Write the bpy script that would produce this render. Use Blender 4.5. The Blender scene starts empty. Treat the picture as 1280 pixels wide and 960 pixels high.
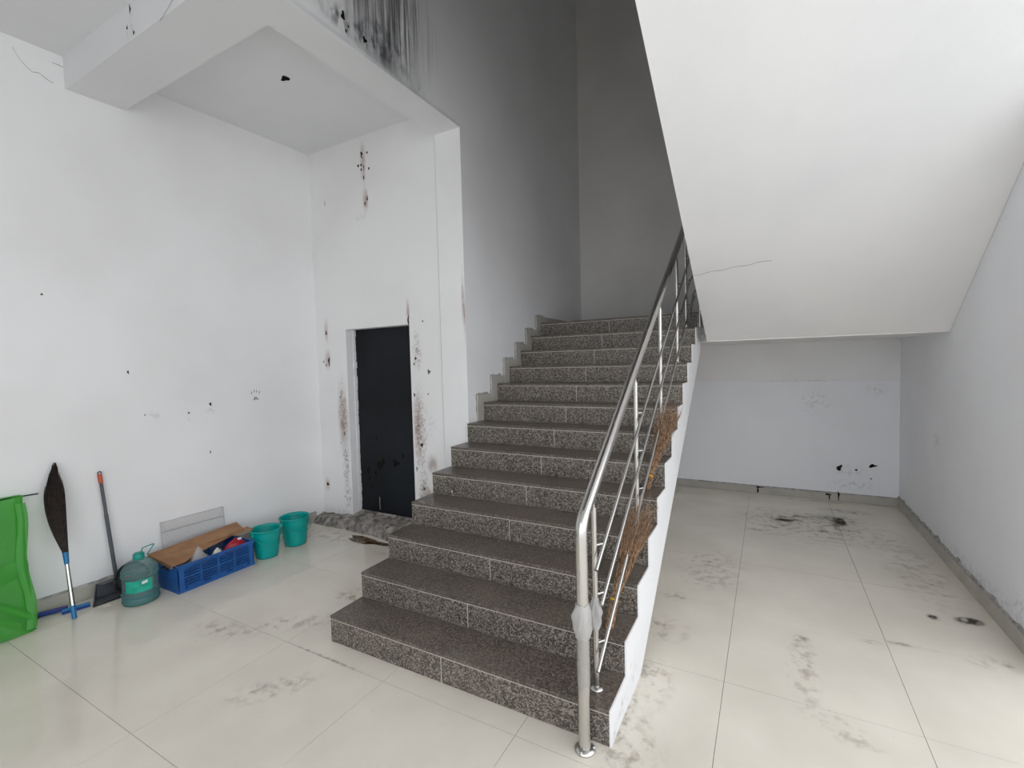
import bpy, bmesh, math, random
from mathutils import Vector, Matrix, noise

C = bpy.context.scene.collection
S = bpy.context.scene
PI = math.pi

# ---------------------------------------------------------------- camera
cam_d = bpy.data.cameras.new('camera')
cam = bpy.data.objects.new('camera', cam_d)
C.objects.link(cam)
S.camera = cam
cam_d.sensor_fit = 'HORIZONTAL'
cam_d.sensor_width = 36.0
cam_d.lens = 36.0 * 583.76 / 1280.0
cam_d.clip_start = 0.05
YAW, PIT, ROLL = 0.5031, -0.0446, -0.0264
F = Vector((-math.sin(YAW) * math.cos(PIT), math.cos(YAW) * math.cos(PIT), math.sin(PIT)))
R0 = Vector((math.cos(YAW), math.sin(YAW), 0))
U0 = R0.cross(F)
Rv = R0 * math.cos(ROLL) + U0 * math.sin(ROLL)
Uv = -R0 * math.sin(ROLL) + U0 * math.cos(ROLL)
cam.matrix_world = Matrix((
    (Rv.x, Uv.x, -F.x, 0.5909),
    (Rv.y, Uv.y, -F.y, -1.8453),
    (Rv.z, Uv.z, -F.z, 1.6334),
    (0, 0, 0, 1)))

# ---------------------------------------------------------------- daylight and exposure
W = bpy.data.worlds.new('overcast_sky')
S.world = W
W.use_nodes = True
nt = W.node_tree
nt.nodes.clear()
wo = nt.nodes.new('ShaderNodeOutputWorld')
bg = nt.nodes.new('ShaderNodeBackground')
tc = nt.nodes.new('ShaderNodeTexCoord')
sx = nt.nodes.new('ShaderNodeSeparateXYZ')
rp = nt.nodes.new('ShaderNodeValToRGB')
nt.links.new(tc.outputs['Generated'], sx.inputs[0])
nt.links.new(sx.outputs['Z'], rp.inputs['Fac'])
nt.links.new(rp.outputs['Color'], bg.inputs['Color'])
nt.links.new(bg.outputs[0], wo.inputs['Surface'])
rp.color_ramp.elements[0].position = 0.0
rp.color_ramp.elements[0].color = (0.93, 0.96, 1.0, 1)
rp.color_ramp.elements[1].position = 1.0
rp.color_ramp.elements[1].color = (0.95, 0.98, 1.03, 1)
bg.inputs['Strength'].default_value = 3.0


# daylight enters only through the two open sides of the hall: its front (behind the camera) and its right side
S.view_settings.view_transform = 'Standard'
S.view_settings.look = 'None'
S.view_settings.gamma = 1.0
S.view_settings.use_curve_mapping = False
S.view_settings.exposure = -0.45
S.cycles.max_bounces = 10
S.cycles.diffuse_bounces = 7
S.cycles.sample_clamp_indirect = 6.0


# ---------------------------------------------------------------- materials
def srgb(r, g, b):
    f = lambda c: (c / 255 / 12.92) if c / 255 <= 0.04045 else ((c / 255 + 0.055) / 1.055) ** 2.4
    return (f(r), f(g), f(b), 1)


def mat(name, col, rough=0.5, metal=0.0, var=0.0, vscale=4.0, bump=0.0, bscale=40.0, spec=0.5, col2=None, coord='pos',
        stretch=(1, 1, 1), detail=4.0, contrast=(0.35, 0.65), trans=0.0, alpha=1.0, ior=1.45, coat=0.0, rvar=0.0):
    m = bpy.data.materials.new(name)
    m.use_nodes = True
    t = m.node_tree
    b = t.nodes['Principled BSDF']
    b.inputs['Roughness'].default_value = rough
    b.inputs['Metallic'].default_value = metal
    b.inputs['Specular IOR Level'].default_value = spec
    b.inputs['Transmission Weight'].default_value = trans
    b.inputs['Alpha'].default_value = alpha
    b.inputs['IOR'].default_value = ior
    b.inputs['Coat Weight'].default_value = coat
    if var > 0 or col2 or bump > 0 or rvar > 0:
        if coord == 'pos':
            g = t.nodes.new('ShaderNodeNewGeometry')
            co = g.outputs['Position']
        else:
            g = t.nodes.new('ShaderNodeTexCoord')
            co = g.outputs['Object']
        mp = t.nodes.new('ShaderNodeMapping')
        mp.inputs['Scale'].default_value = stretch
        t.links.new(co, mp.inputs['Vector'])
        co = mp.outputs['Vector']
    if var > 0 or col2:
        n = t.nodes.new('ShaderNodeTexNoise')
        n.inputs['Scale'].default_value = vscale
        n.inputs['Detail'].default_value = detail
        t.links.new(co, n.inputs['Vector'])
        r = t.nodes.new('ShaderNodeValToRGB')
        c2 = col2 or tuple(c * (1 - var) for c in col[:3]) + (1,)
        r.color_ramp.elements[0].position, r.color_ramp.elements[1].position = contrast
        r.color_ramp.elements[0].color = c2
        r.color_ramp.elements[1].color = col
        t.links.new(n.outputs['Fac'], r.inputs['Fac'])
        t.links.new(r.outputs['Color'], b.inputs['Base Color'])
        if rvar > 0:
            mr = t.nodes.new('ShaderNodeMapRange')
            mr.inputs['To Min'].default_value = rough + rvar
            mr.inputs['To Max'].default_value = rough
            t.links.new(n.outputs['Fac'], mr.inputs['Value'])
            t.links.new(mr.outputs[0], b.inputs['Roughness'])
    else:
        b.inputs['Base Color'].default_value = col
    if bump > 0:
        n2 = t.nodes.new('ShaderNodeTexNoise')
        n2.inputs['Scale'].default_value = bscale
        n2.inputs['Detail'].default_value = 4
        t.links.new(co, n2.inputs['Vector'])
        bp = t.nodes.new('ShaderNodeBump')
        bp.inputs['Strength'].default_value = bump
        bp.inputs['Distance'].default_value = 0.01
        t.links.new(n2.outputs['Fac'], bp.inputs['Height'])
        t.links.new(bp.outputs['Normal'], b.inputs['Normal'])
    return m


def granite(name, light, mid, dark, rough, dust):
    m = bpy.data.materials.new(name)
    m.use_nodes = True
    t = m.node_tree
    b = t.nodes['Principled BSDF']
    g = t.nodes.new('ShaderNodeNewGeometry')
    v = t.nodes.new('ShaderNodeTexVoronoi')
    v.inputs['Scale'].default_value = 150
    t.links.new(g.outputs['Position'], v.inputs['Vector'])
    sp = t.nodes.new('ShaderNodeSeparateColor')
    t.links.new(v.outputs['Color'], sp.inputs[0])
    r = t.nodes.new('ShaderNodeValToRGB')
    r.color_ramp.interpolation = 'LINEAR'
    r.color_ramp.elements[0].position = 0.10
    r.color_ramp.elements[0].color = dark
    r.color_ramp.elements[1].position = 0.95
    r.color_ramp.elements[1].color = light
    e = r.color_ramp.elements.new(0.55)
    e.color = mid
    t.links.new(sp.outputs[0], r.inputs['Fac'])
    n = t.nodes.new('ShaderNodeTexNoise')
    n.inputs['Scale'].default_value = 3.5
    n.inputs['Detail'].default_value = 6
    t.links.new(g.outputs['Position'], n.inputs['Vector'])
    mr = t.nodes.new('ShaderNodeMapRange')
    mr.inputs['From Min'].default_value = 0.4
    mr.inputs['From Max'].default_value = 0.75
    mr.inputs['To Min'].default_value = dust * 0.35
    mr.inputs['To Max'].default_value = dust
    t.links.new(n.outputs['Fac'], mr.inputs['Value'])
    mx = t.nodes.new('ShaderNodeMix')
    mx.data_type = 'RGBA'
    mx.inputs['B'].default_value = srgb(122, 112, 101)
    t.links.new(mr.outputs[0], mx.inputs['Factor'])
    t.links.new(r.outputs['Color'], mx.inputs['A'])
    t.links.new(mx.outputs['Result'], b.inputs['Base Color'])
    b.inputs['Roughness'].default_value = rough
    return m


def plaster(name, col, patch, amount=0.35):
    """matt wall paint with faint cloudy patches and trowel relief"""
    m = mat(name, col, rough=0.62, col2=patch, vscale=1.1, detail=5, contrast=(0.30, 0.62), bump=0.05, bscale=60, spec=0.3)
    return m


def decal_mat(name, col, lo, hi, scale, stretch=(1, 1, 1), rough=0.7, strength=1.0, edge=0.75):
    """thin film of dirt: opaque where ragged noise passes, clear elsewhere"""
    m = bpy.data.materials.new(name)
    m.use_nodes = True
    t = m.node_tree
    b = t.nodes['Principled BSDF']
    b.inputs['Base Color'].default_value = col
    b.inputs['Roughness'].default_value = rough
    b.inputs['Specular IOR Level'].default_value = 0.2
    uv = t.nodes.new('ShaderNodeTexCoord')
    vm = t.nodes.new('ShaderNodeVectorMath')
    vm.operation = 'DISTANCE'
    vm.inputs[1].default_value = (0.5, 0.5, 0)
    t.links.new(uv.outputs['UV'], vm.inputs[0])
    mr = t.nodes.new('ShaderNodeMapRange')
    mr.interpolation_type = 'SMOOTHSTEP'
    mr.inputs['From Min'].default_value = 0.5 * (1 - edge)
    mr.inputs['From Max'].default_value = 0.5
    mr.inputs['To Min'].default_value = 1
    mr.inputs['To Max'].default_value = 0
    t.links.new(vm.outputs['Value'], mr.inputs['Value'])
    g = t.nodes.new('ShaderNodeNewGeometry')
    mp = t.nodes.new('ShaderNodeMapping')
    mp.inputs['Scale'].default_value = stretch
    t.links.new(g.outputs['Position'], mp.inputs['Vector'])
    n = t.nodes.new('ShaderNodeTexNoise')
    n.inputs['Scale'].default_value = scale
    n.inputs['Detail'].default_value = 6
    n.inputs['Roughness'].default_value = 0.65
    t.links.new(mp.outputs['Vector'], n.inputs['Vector'])
    m2 = t.nodes.new('ShaderNodeMapRange')
    m2.inputs['From Min'].default_value = lo
    m2.inputs['From Max'].default_value = hi
    t.links.new(n.outputs['Fac'], m2.inputs['Value'])
    mu = t.nodes.new('ShaderNodeMath')
    mu.operation = 'MULTIPLY'
    t.links.new(mr.outputs[0], mu.inputs[0])
    t.links.new(m2.outputs[0], mu.inputs[1])
    mu2 = t.nodes.new('ShaderNodeMath')
    mu2.operation = 'MULTIPLY'
    mu2.inputs[1].default_value = strength
    t.links.new(mu.outputs[0], mu2.inputs[0])
    t.links.new(mu2.outputs[0], b.inputs['Alpha'])
    return m


def thin_film(name, col, opacity, rough=0.25, transl=0.5):
    """translucent plastic sheet: partly clear, partly translucent, glossy on top"""
    m = bpy.data.materials.new(name)
    m.use_nodes = True
    t = m.node_tree
    t.nodes.clear()
    o = t.nodes.new('ShaderNodeOutputMaterial')
    tr = t.nodes.new('ShaderNodeBsdfTransparent')
    tl = t.nodes.new('ShaderNodeBsdfTranslucent')
    pb = t.nodes.new('ShaderNodeBsdfPrincipled')
    tr.inputs['Color'].default_value = tuple(0.5 + 0.5 * c for c in col[:3]) + (1,)
    tl.inputs['Color'].default_value = col
    pb.inputs['Base Color'].default_value = col
    pb.inputs['Roughness'].default_value = rough
    m1 = t.nodes.new('ShaderNodeMixShader')
    m1.inputs[0].default_value = transl
    t.links.new(pb.outputs[0], m1.inputs[1])
    t.links.new(tl.outputs[0], m1.inputs[2])
    m2 = t.nodes.new('ShaderNodeMixShader')
    m2.inputs[0].default_value = opacity
    t.links.new(tr.outputs[0], m2.inputs[1])
    t.links.new(m1.outputs[0], m2.inputs[2])
    t.links.new(m2.outputs[0], o.inputs['Surface'])
    return m


M = dict(
    wall=plaster('white_paint', (0.86, 0.86, 0.865, 1), (0.80, 0.795, 0.80, 1)),
    wall_cool=plaster('cool_white_paint', (0.87, 0.885, 0.92, 1), (0.82, 0.83, 0.865, 1)),
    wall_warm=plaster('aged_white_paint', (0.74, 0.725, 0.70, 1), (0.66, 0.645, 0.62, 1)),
    soffit=plaster('soffit_paint', (0.85, 0.845, 0.84, 1), (0.79, 0.79, 0.795, 1)),
    ceil=plaster('ceiling_paint', (0.76, 0.765, 0.78, 1), (0.72, 0.725, 0.74, 1)),
    shaft=mat('dark_board_paint', (0.012, 0.015, 0.020, 1), rough=0.55, var=0.45, vscale=2.0, spec=0.25),
    tile=mat('vitrified_tile', (0.77, 0.72, 0.63, 1), rough=0.055, col2=(0.70, 0.65, 0.565, 1), vscale=2.2, detail=6, spec=0.5, rvar=0.07),
    grout=mat('tile_joint', (0.17, 0.155, 0.135, 1), rough=0.8, var=0.5, vscale=9),
    skirt=mat('skirting_tile', (0.47, 0.445, 0.40, 1), rough=0.25, var=0.14, vscale=5),
    mortar=mat('grey_mortar', (0.47, 0.46, 0.45, 1), rough=0.9, col2=(0.24, 0.235, 0.23, 1), vscale=24, bump=0.5, bscale=60, spec=0.15),
    rubble=mat('broken_concrete', (0.42, 0.39, 0.36, 1), rough=0.9, col2=(0.10, 0.09, 0.08, 1), vscale=16, detail=8, bump=0.8, bscale=45, spec=0.2, contrast=(0.33, 0.66)),
    tread=granite('polished_granite', srgb(124, 114, 104), srgb(80, 72, 65), srgb(42, 38, 35), 0.34, 0.45),
    riser=granite('granite_face', srgb(156, 147, 138), srgb(98, 92, 85), srgb(40, 38, 36), 0.32, 0.22),
    filler=mat('joint_filler', (0.50, 0.48, 0.44, 1), rough=0.8),
    steel=mat('brushed_steel', (0.60, 0.585, 0.56, 1), rough=0.24, metal=1.0),
    sticks=mat('coconut_sticks', srgb(176, 140, 108), rough=0.75, col2=srgb(70, 52, 40), vscale=260, stretch=(1, .35, .12), contrast=(0.36, 0.62)),
    tie=mat('yellow_cord', srgb(214, 160, 40), rough=0.5),
    grass=mat('dark_grass_bristle', srgb(58, 46, 40), rough=0.75, col2=srgb(32, 26, 24), vscale=40),
    blue=mat('blue_plastic', srgb(32, 112, 165), rough=0.35),
    navy=mat('dark_blue_plastic', srgb(40, 62, 140), rough=0.4, var=0.2, vscale=20),
    crate=mat('crate_plastic', srgb(34, 92, 160), rough=0.40, col2=srgb(28, 78, 142), vscale=8, var=0.2),
    tealb=mat('teal_bucket_plastic', srgb(0, 158, 152), rough=0.3, var=0.08, vscale=8, spec=0.5),
    teal=mat('teal_cap_plastic', srgb(20, 140, 128), rough=0.35),
    grey=mat('dustpan_grey_plastic', srgb(86, 90, 96), rough=0.5, var=0.15, vscale=12),
    black=mat('black_rubber', srgb(26, 26, 30), rough=0.55),
    orange=mat('orange_plastic', srgb(188, 84, 54), rough=0.45),
    card=mat('cardboard', srgb(172, 134, 102), rough=0.85, col2=srgb(150, 112, 84), vscale=6, spec=0.15),
    cardedge=mat('corrugated_edge', srgb(110, 84, 64), rough=0.9),
    red=mat('red_plastic_wrapper', srgb(170, 26, 52), rough=0.3, var=0.3, vscale=30),
    paper=mat('white_cloth', srgb(205, 200, 190), rough=0.8, var=0.12, vscale=20),
    wire=mat('galvanised_wire', (0.55, 0.54, 0.53, 1), rough=0.45, metal=0.4),
    bag=thin_film('green_plastic_film', (0.13, 0.58, 0.10, 1), 0.70, 0.22, 0.50),
    wrapthin=thin_film('thin_milky_film', (0.75, 0.74, 0.73, 1), 0.22, 0.35, 0.35),
    clear=thin_film('clear_plastic_film', (0.72, 0.70, 0.70, 1), 0.55, 0.3, 0.4),
    wrap=thin_film('milky_plastic_film', (0.75, 0.74, 0.73, 1), 0.62, 0.35, 0.35),
    jug=thin_film('bluish_clear_plastic', (0.50, 0.68, 0.67, 1), 0.25, 0.08, 0.40),
    jugrib=thin_film('bluish_thick_plastic', (0.10, 0.42, 0.44, 1), 0.60, 0.15, 0.4),
    label=mat('teal_label', srgb(10, 146, 120), rough=0.35, col2=srgb(40, 170, 150), vscale=25),
    labelwhite=mat('label_white', srgb(215, 220, 220), rough=0.4),
    ground=mat('pale_paving', (0.68, 0.67, 0.65, 1), rough=0.8, var=0.12, vscale=1.5),
    puddle=mat('wet_mud', srgb(118, 94, 56), rough=0.12, col2=srgb(62, 48, 28), vscale=14, contrast=(0.4, 0.7)),
    hole=mat('hole_dark', (0.012, 0.011, 0.010, 1), rough=0.9, spec=0.05),
    debris=mat('pale_debris', srgb(200, 196, 186), rough=0.8),
)


# ---------------------------------------------------------------- mesh builder
class MB:
    def __init__(self):
        self.v, self.f, self.smooth = [], [], []

    def add(self, vs, fs, smooth=False):
        o = len(self.v)
        self.v += [tuple(p) for p in vs]
        self.f += [tuple(i + o for i in q) for q in fs]
        self.smooth += [smooth] * len(fs)

    def box(self, x0, x1, y0, y1, z0, z1):
        self.hexa([(x0, y0), (x1, y0), (x1, y1), (x0, y1)], z0, z1)
        return self

    def hexa(self, pts, z0, z1):
        n = len(pts)
        vs = [(x, y, z0) for x, y in pts] + [(x, y, z1) for x, y in pts]
        fs = [tuple(reversed(range(n))), tuple(range(n, 2 * n))] + [(i, (i + 1) % n, n + (i + 1) % n, n + i) for i in range(n)]
        self.add(vs, fs)
        return self

    def prism_x(self, yz, x0, x1):
        """profile in (y,z), counter-clockwise seen from +x, extruded along x"""
        n = len(yz)
        vs = [(x0, y, z) for y, z in yz] + [(x1, y, z) for y, z in yz]
        fs = [tuple(reversed(range(n))), tuple(range(n, 2 * n))] + [(i, (i + 1) % n, n + (i + 1) % n, n + i) for i in range(n)]
        self.add(vs, fs)
        return self

    def tube(self, pts, r, seg=10, cap=True, closed=False):
        pts = [Vector(p) for p in pts]
        n = len(pts)
        rs = r if isinstance(r, (list, tuple)) else [r] * n
        t0 = (pts[1] - pts[0]).normalized()
        up = Vector((0, 0, 1)) if abs(t0.z) < 0.9 else Vector((1, 0, 0))
        a = t0.cross(up).normalized()
        vs = []
        for i, p in enumerate(pts):
            if closed:
                t = (pts[(i + 1) % n] - pts[i - 1]).normalized()
            elif i == 0:
                t = t0
            elif i == n - 1:
                t = (pts[-1] - pts[-2]).normalized()
            else:
                t = ((pts[i + 1] - p).normalized() + (p - pts[i - 1]).normalized()).normalized()
            a = (a - t * a.dot(t)).normalized()
            b = t.cross(a)
            k = 1.0
            if 0 < i < n - 1 and not closed:
                c = (pts[i + 1] - p).normalized().dot((p - pts[i - 1]).normalized())
                k = 1.0
            for j in range(seg):
                w = 2 * PI * j / seg
                vs.append(p + (a * math.cos(w) + b * math.sin(w)) * rs[i] * k)
        fs = []
        for i in range(n if closed else n - 1):
            i2 = (i + 1) % n
            for j in range(seg):
                j2 = (j + 1) % seg
                fs.append((i * seg + j, i * seg + j2, i2 * seg + j2, i2 * seg + j))
        self.add(vs, fs, True)
        if cap and not closed:
            self.add(vs[:seg], [tuple(reversed(range(seg)))])
            self.add(vs[-seg:], [tuple(range(seg))])
        return self

    def lathe(self, prof, c=(0, 0, 0), seg=28, wob=None):
        vs, fs = [], []
        for r, z in prof:
            for j in range(seg):
                w = 2 * PI * j / seg
                k = wob(w, z) if wob else 1.0
                vs.append((c[0] + r * k * math.cos(w), c[1] + r * k * math.sin(w), c[2] + z))
        for i in range(len(prof) - 1):
            for j in range(seg):
                j2 = (j + 1) % seg
                fs.append((i * seg + j, i * seg + j2, (i + 1) * seg + j2, (i + 1) * seg + j))
        self.add(vs, fs, True)
        return self

    def grid(self, fn, nu, nv, smooth=True, closed_u=False):
        vs = [fn(i / nu, j / nv) for j in range(nv + 1) for i in range(nu + (0 if closed_u else 1))]
        w = nu if closed_u else nu + 1
        fs = []
        for j in range(nv):
            for i in range(nu):
                i2 = (i + 1) % w
                fs.append((j * w + i, j * w + i2, (j + 1) * w + i2, (j + 1) * w + i))
        self.add(vs, fs, smooth)
        return self

    def build(self, name, m, parent=None, bevel=0.0, bseg=2, loc=None, solid=0.0):
        me = bpy.data.meshes.new(name)
        me.from_pydata([tuple(v) for v in self.v], [], self.f)
        for p, s in zip(me.polygons, self.smooth):
            p.use_smooth = s
        me.materials.append(m)
        if bevel > 0 or solid:
            bm = bmesh.new()
            bm.from_mesh(me)
            if solid:
                bmesh.ops.solidify(bm, geom=bm.faces[:], thickness=solid)
            if bevel > 0:
                bmesh.ops.bevel(bm, geom=[e for e in bm.edges if len(e.link_faces) == 2 and e.calc_face_angle(0) > 0.6],
                                offset=bevel, segments=bseg, affect='EDGES', profile=0.5, clamp_overlap=True)
            bm.to_mesh(me)
            bm.free()
        me.update()
        o = bpy.data.objects.new(name, me)
        C.objects.link(o)
        if loc:
            o.location = loc
        if parent:
            o.parent = parent
            o.matrix_parent_inverse = Matrix.Translation(-parent.location) if parent.type == 'EMPTY' and not parent.parent else Matrix()
        return o


def tag(o, label, cat, group=None):
    o['label'], o['category'] = label, cat
    if group:
        o['group'] = group
    return o


def struct(o):
    o['kind'] = 'structure'
    return o


def stuff(o):
    o['kind'] = 'stuff'
    return o


def thing(name, label, cat, loc, group=None):
    """Empty at the base of a thing; its parts are modelled in world metres and parented to it"""
    o = bpy.data.objects.new(name, None)
    o.empty_display_size = 0.1
    o.location = loc
    C.objects.link(o)
    return tag(o, label, cat, group)


def decals(name, m, parent, quads, off=0.0012):
    """quads: (centre, u half-vector, v half-vector); a thin film just off the surface"""
    vs, fs, uvs = [], [], []
    for c, u, v in quads:
        c, u, v = Vector(c), Vector(u), Vector(v)
        n = u.cross(v).normalized() * off
        k = len(vs)
        vs += [c - u - v + n, c + u - v + n, c + u + v + n, c - u + v + n]
        fs.append((k, k + 1, k + 2, k + 3))
        uvs += [(0, 0), (1, 0), (1, 1), (0, 1)]
    me = bpy.data.meshes.new(name)
    me.from_pydata([tuple(p) for p in vs], [], fs)
    ul = me.uv_layers.new(name='uv')
    for i, q in enumerate(uvs):
        ul.data[i].uv = q
    me.materials.append(m)
    o = bpy.data.objects.new(name, me)
    C.objects.link(o)
    o.parent = parent
    return stuff(o)


def blobs(name, m, parent, items, seed=1, off=0.0015):
    """small ragged flat marks: (centre, u half-vector, v half-vector)"""
    rnd = random.Random(seed)
    mb = MB()
    for c, u, v in items:
        c, u, v = Vector(c), Vector(u), Vector(v)
        n = u.cross(v).normalized() * off
        ph = rnd.random() * 6
        vs = [c + n]
        K = 12
        for j in range(K):
            w = 2 * PI * j / K
            k = 0.8 + 0.25 * math.sin(3 * w + ph) + rnd.uniform(-.18, .18)
            vs.append(c + n * 0.5 + u * math.cos(w) * k + v * math.sin(w) * k)
        mb.add(vs, [(0, 1 + j, 1 + (j + 1) % K) for j in range(K)])
    return stuff(mb.build(name, m, parent))


# ================================================================ THE SETTING
HR, TD = 0.16, 0.25            # riser height, tread depth
XL = -1.706                    # left side of the stair, plane of the stairwell wall
XR = 1.80                      # right wall
YB = 4.40                      # back wall
YD = 1.54                      # wall with the doorway
YC = 1.525                     # face of the column
ZC = 3.87                      # ceiling of the lobby
ZBM = 3.648                    # underside of the beams
def xl(y):                     # left wall is slightly out of square
    return -3.64 - 0.0625 * (YD - y)
Y0 = -4.2                      # front of the hall
FRONT_X = -1.4                 # unseen front is closed left of this to dim the left floor
SIDE_Y = 1.35                   # the right wall ends here; open nearer the camera

# floor: base plus tiles of 0.78 m
fb = MB().hexa([(xl(Y0) - .2, Y0), (XR + .2, Y0), (XR + .2, YB + .2), (xl(YB) - .2, YB + .2)], -0.14, -0.0035)
floor = struct(fb.build('floor', M['grout']))
P = 0.779
rt = random.Random(4)
for i in range(-6, 4):
    x0 = 0.391 + (i - 1) * P
    for j in range(-7, 7):
        y0 = -0.125 + (j - 0) * P
        ax, bx = max(x0, -4.1), min(x0 + P, XR + .15)
        ay, by = max(y0, Y0), min(y0 + P, YB + .1)
        if bx - ax < .02 or by - ay < .02:
            continue
        g = 0.0011
        dz = rt.uniform(-.0004, .0004)
        MB().box(ax + g, bx - g, ay + g, by - g, -0.012, dz).build('tile', M['tile'], floor)

MB().box(-30, 30, -40, Y0 - .02, -0.25, -0.06).build('ground_outside', M['ground'])
struct(bpy.data.objects['ground_outside'])
go2 = MB().box(XR + .22, 30, Y0 - .02, 20, -0.25, -0.06).build('ground_beside', M['ground'])
struct(go2)

# walls
wl = struct(MB().hexa([(xl(Y0) - .2, Y0), (xl(Y0), Y0), (xl(YD + .2), YD + .2), (xl(YD + .2) - .2, YD + .2)], 0, 4.0).build('wall_left', M['wall']))
wb = struct(MB().box(XL - .15, XR + .15, YB, YB + .2, 0, 1.9).build('wall_back', M['wall_cool']))
wb2 = struct(MB().box(XL - .15, XR + .15, YB, YB + .2, 1.9, 7.6).build('wall_back_upper', M['wall_warm']))
band = struct(MB().box(XL + .02, XR, YB - .008, YB + .01, 1.345, 1.90).build('trim_plaster_band', M['wall'], bevel=.003, bseg=1))
wr = struct(MB().box(XR, XR + .15, SIDE_Y, YB, 0, 7.6).build('wall_right', M['wall_cool']))
ws = struct(MB().box(XL - .269, XL, YC, YB + .05, 0, 7.6).build('wall_stairwell', M['wall']))
wu = struct(MB().box(XL - .269, XL, -0.38, YC, ZBM + .03, 7.6).build('wall_over_beam', M['wall']))

# wall with the doorway: a thick wall built round a real opening
DX0, DX1, DZ = -3.194, -2.352, 2.02
wd_ = MB()
wd_.box(xl(YD) - .1, DX0, YD, YD + .12, 0, ZC + .1)
wd_.box(DX1, XL - .284, YD, YD + .12, 0, ZC + .1)
wd_.box(DX0, DX1, YD, YD + .12, DZ, ZC + .1)
wd = struct(wd_.build('wall_doorway', M['wall']))
# ragged plaster nibs along both jambs
rj = random.Random(7)
nib = MB()
for x, sgn in ((DX0, 1), (DX1, -1)):
    z = 0.16
    while z < DZ - .03:
        hh = rj.uniform(.03, .09)
        w = rj.uniform(.002, .012)
        a, b = sorted((x - .004 * sgn, x + w * sgn))
        nib.box(a, b, YD + .085, YD + .121, z, min(z + hh, DZ))
        z += hh * rj.uniform(.8, 1.3)
stuff(nib.build('chipped_plaster', M['wall'], wd))
dp = struct(MB().box(DX0 - .02, DX1 + .02, YD + .125, YD + .16, 0.0, DZ + .06).build('door_1', M['shaft']))
bolt = MB()
bolt.tube([(-2.93, YD + .118, .155), (-2.93, YD + .118, .29)], .0045, 8)
bolt.build('bolt', M['steel'], dp)
blobs('smudge', M['hole'], dp, [((-2.95 + dx, YD + .124, z), (w, 0, 0), (0, 0, h_)) for dx, z, w, h_ in
      ((.03, .62, .05, .05), (.08, .66, .03, .04), (-.13, .55, .025, .04), (.25, .66, .05, .04), (-.03, .53, .02, .03), (-.12, .47, .015, .03), (.0, .9, .02, .02), (.35, .74, .02, .03), (-.1, .38, .02, .015))], 3)

# ceilings, beams, upper slab
ce = struct(MB().hexa([(xl(Y0) - .2, Y0), (XL - .27, Y0), (XL - .27, YD + .1), (xl(YD) - .2, YD + .1)], ZC, ZC + .15).build('ceiling', M['ceil']))
ce2 = struct(MB().box(XL - .27, XR + .15, Y0, -0.40, ZC, ZC + .29).build('ceiling_front', M['ceil']))
bc = struct(MB().box(xl(-.38) - .05, XL - .269, -0.37, -0.03, ZBM + .001, ZC + .02).build('trim_cross_beam', M['ceil']))
bl = struct(MB().box(XL - .2695, XL - .0005, -0.38, YC + .001, ZBM, ZC + .02).build('trim_long_beam', M['ceil']))
roof = struct(MB().box(XL - .3, XR + .15, -0.6, YB + .2, 7.6, 7.75).build('ceiling_stairwell', M['ceil']))
wf2 = struct(MB().box(XL - .3, XR + .15, -0.6, -0.40, ZC + .29, 7.6).build('wall_upper_light_stop', M['wall']))  # unseen wall added so no daylight leaks into the upper stairwell
wr2 = struct(MB().box(XR, XR + .15, -0.6, SIDE_Y, 3.84, 7.6).build('wall_right_upper', M['wall_cool']))
wr3 = struct(MB().box(XR, XR + .15, Y0, -0.6, 3.84, ZC + .1).build('wall_right_lintel', M['wall_cool']))
wf = MB()
wf.box(xl(Y0) - .2, XR + .15, Y0 - .15, Y0, 3.84, ZC + .1)
wf.box(xl(Y0) - .2, FRONT_X, Y0 - .15, Y0, 0, 3.84)  # unseen closed part, shaped to hold daylight off the left floor
struct(wf.build('wall_front', M['wall']))
blobs('hole', M['hole'], ce, [((-2.671, .587, ZC), (0, .035, 0), (.05, 0, 0))], 2)

# upper flight: thick slab climbing back towards the front, its underside slightly twisted
YU0, YU1 = 2.87, -0.39
XU = 0.085
XV = XR - 0.002
def under(x, y):
    s = (x - XU) / (XR - XU)
    slope = 0.54 + 0.215 * s
    return 1.792 + slope * (YU0 - y)
uf = MB()
NU, NV = 8, 14
low = [(XU + (XV - XU) * i / NU, YU0 + (YU1 - YU0) * j / NV) for j in range(NV + 1) for i in range(NU + 1)]
n1 = len(low)
vs = [(x, y, under(x, y)) for x, y in low] + [(x, y, under(XR, y) + .14) for x, y in low]
fs = []
w_ = NU + 1
for j in range(NV):
    for i in range(NU):
        a = j * w_ + i
        fs.append((a, a + 1, a + w_ + 1, a + w_))
        fs.append((n1 + a, n1 + a + w_, n1 + a + w_ + 1, n1 + a + 1))
for j in range(NV):
    a, b = j * w_, (j + 1) * w_
    fs.append((a, b, n1 + b, n1 + a))
    a, b = j * w_ + NU, (j + 1) * w_ + NU
    fs.append((b, a, n1 + a, n1 + b))
for i in range(NU):
    fs.append((i + 1, i, n1 + i, n1 + i + 1))
    a = NV * w_ + i
    fs.append((a, a + 1, n1 + a + 1, n1 + a))
uf.add(vs, fs)
ufo = thing('upper_stair_flight', 'white plastered underside of the upper stair flight sloping overhead at right', 'staircase', (0.9, 2.87, 1.79))
ufs = uf.build('sloping_slab', M['soffit'], ufo)
ust = MB()
for k in range(12):
    y1 = 2.98 - k * TD
    t0, t1 = under(XR, y1) + .14, under(XR, y1 - TD) + .14
    ust.prism_x([(y1, t0 - .02), (y1, t1), (y1 - TD - .01, t1), (y1 - TD - .01, t1 - .02)], XU, XR - .003)
stuff(ust.build('upper_steps', M['tread'], ufo))
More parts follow.
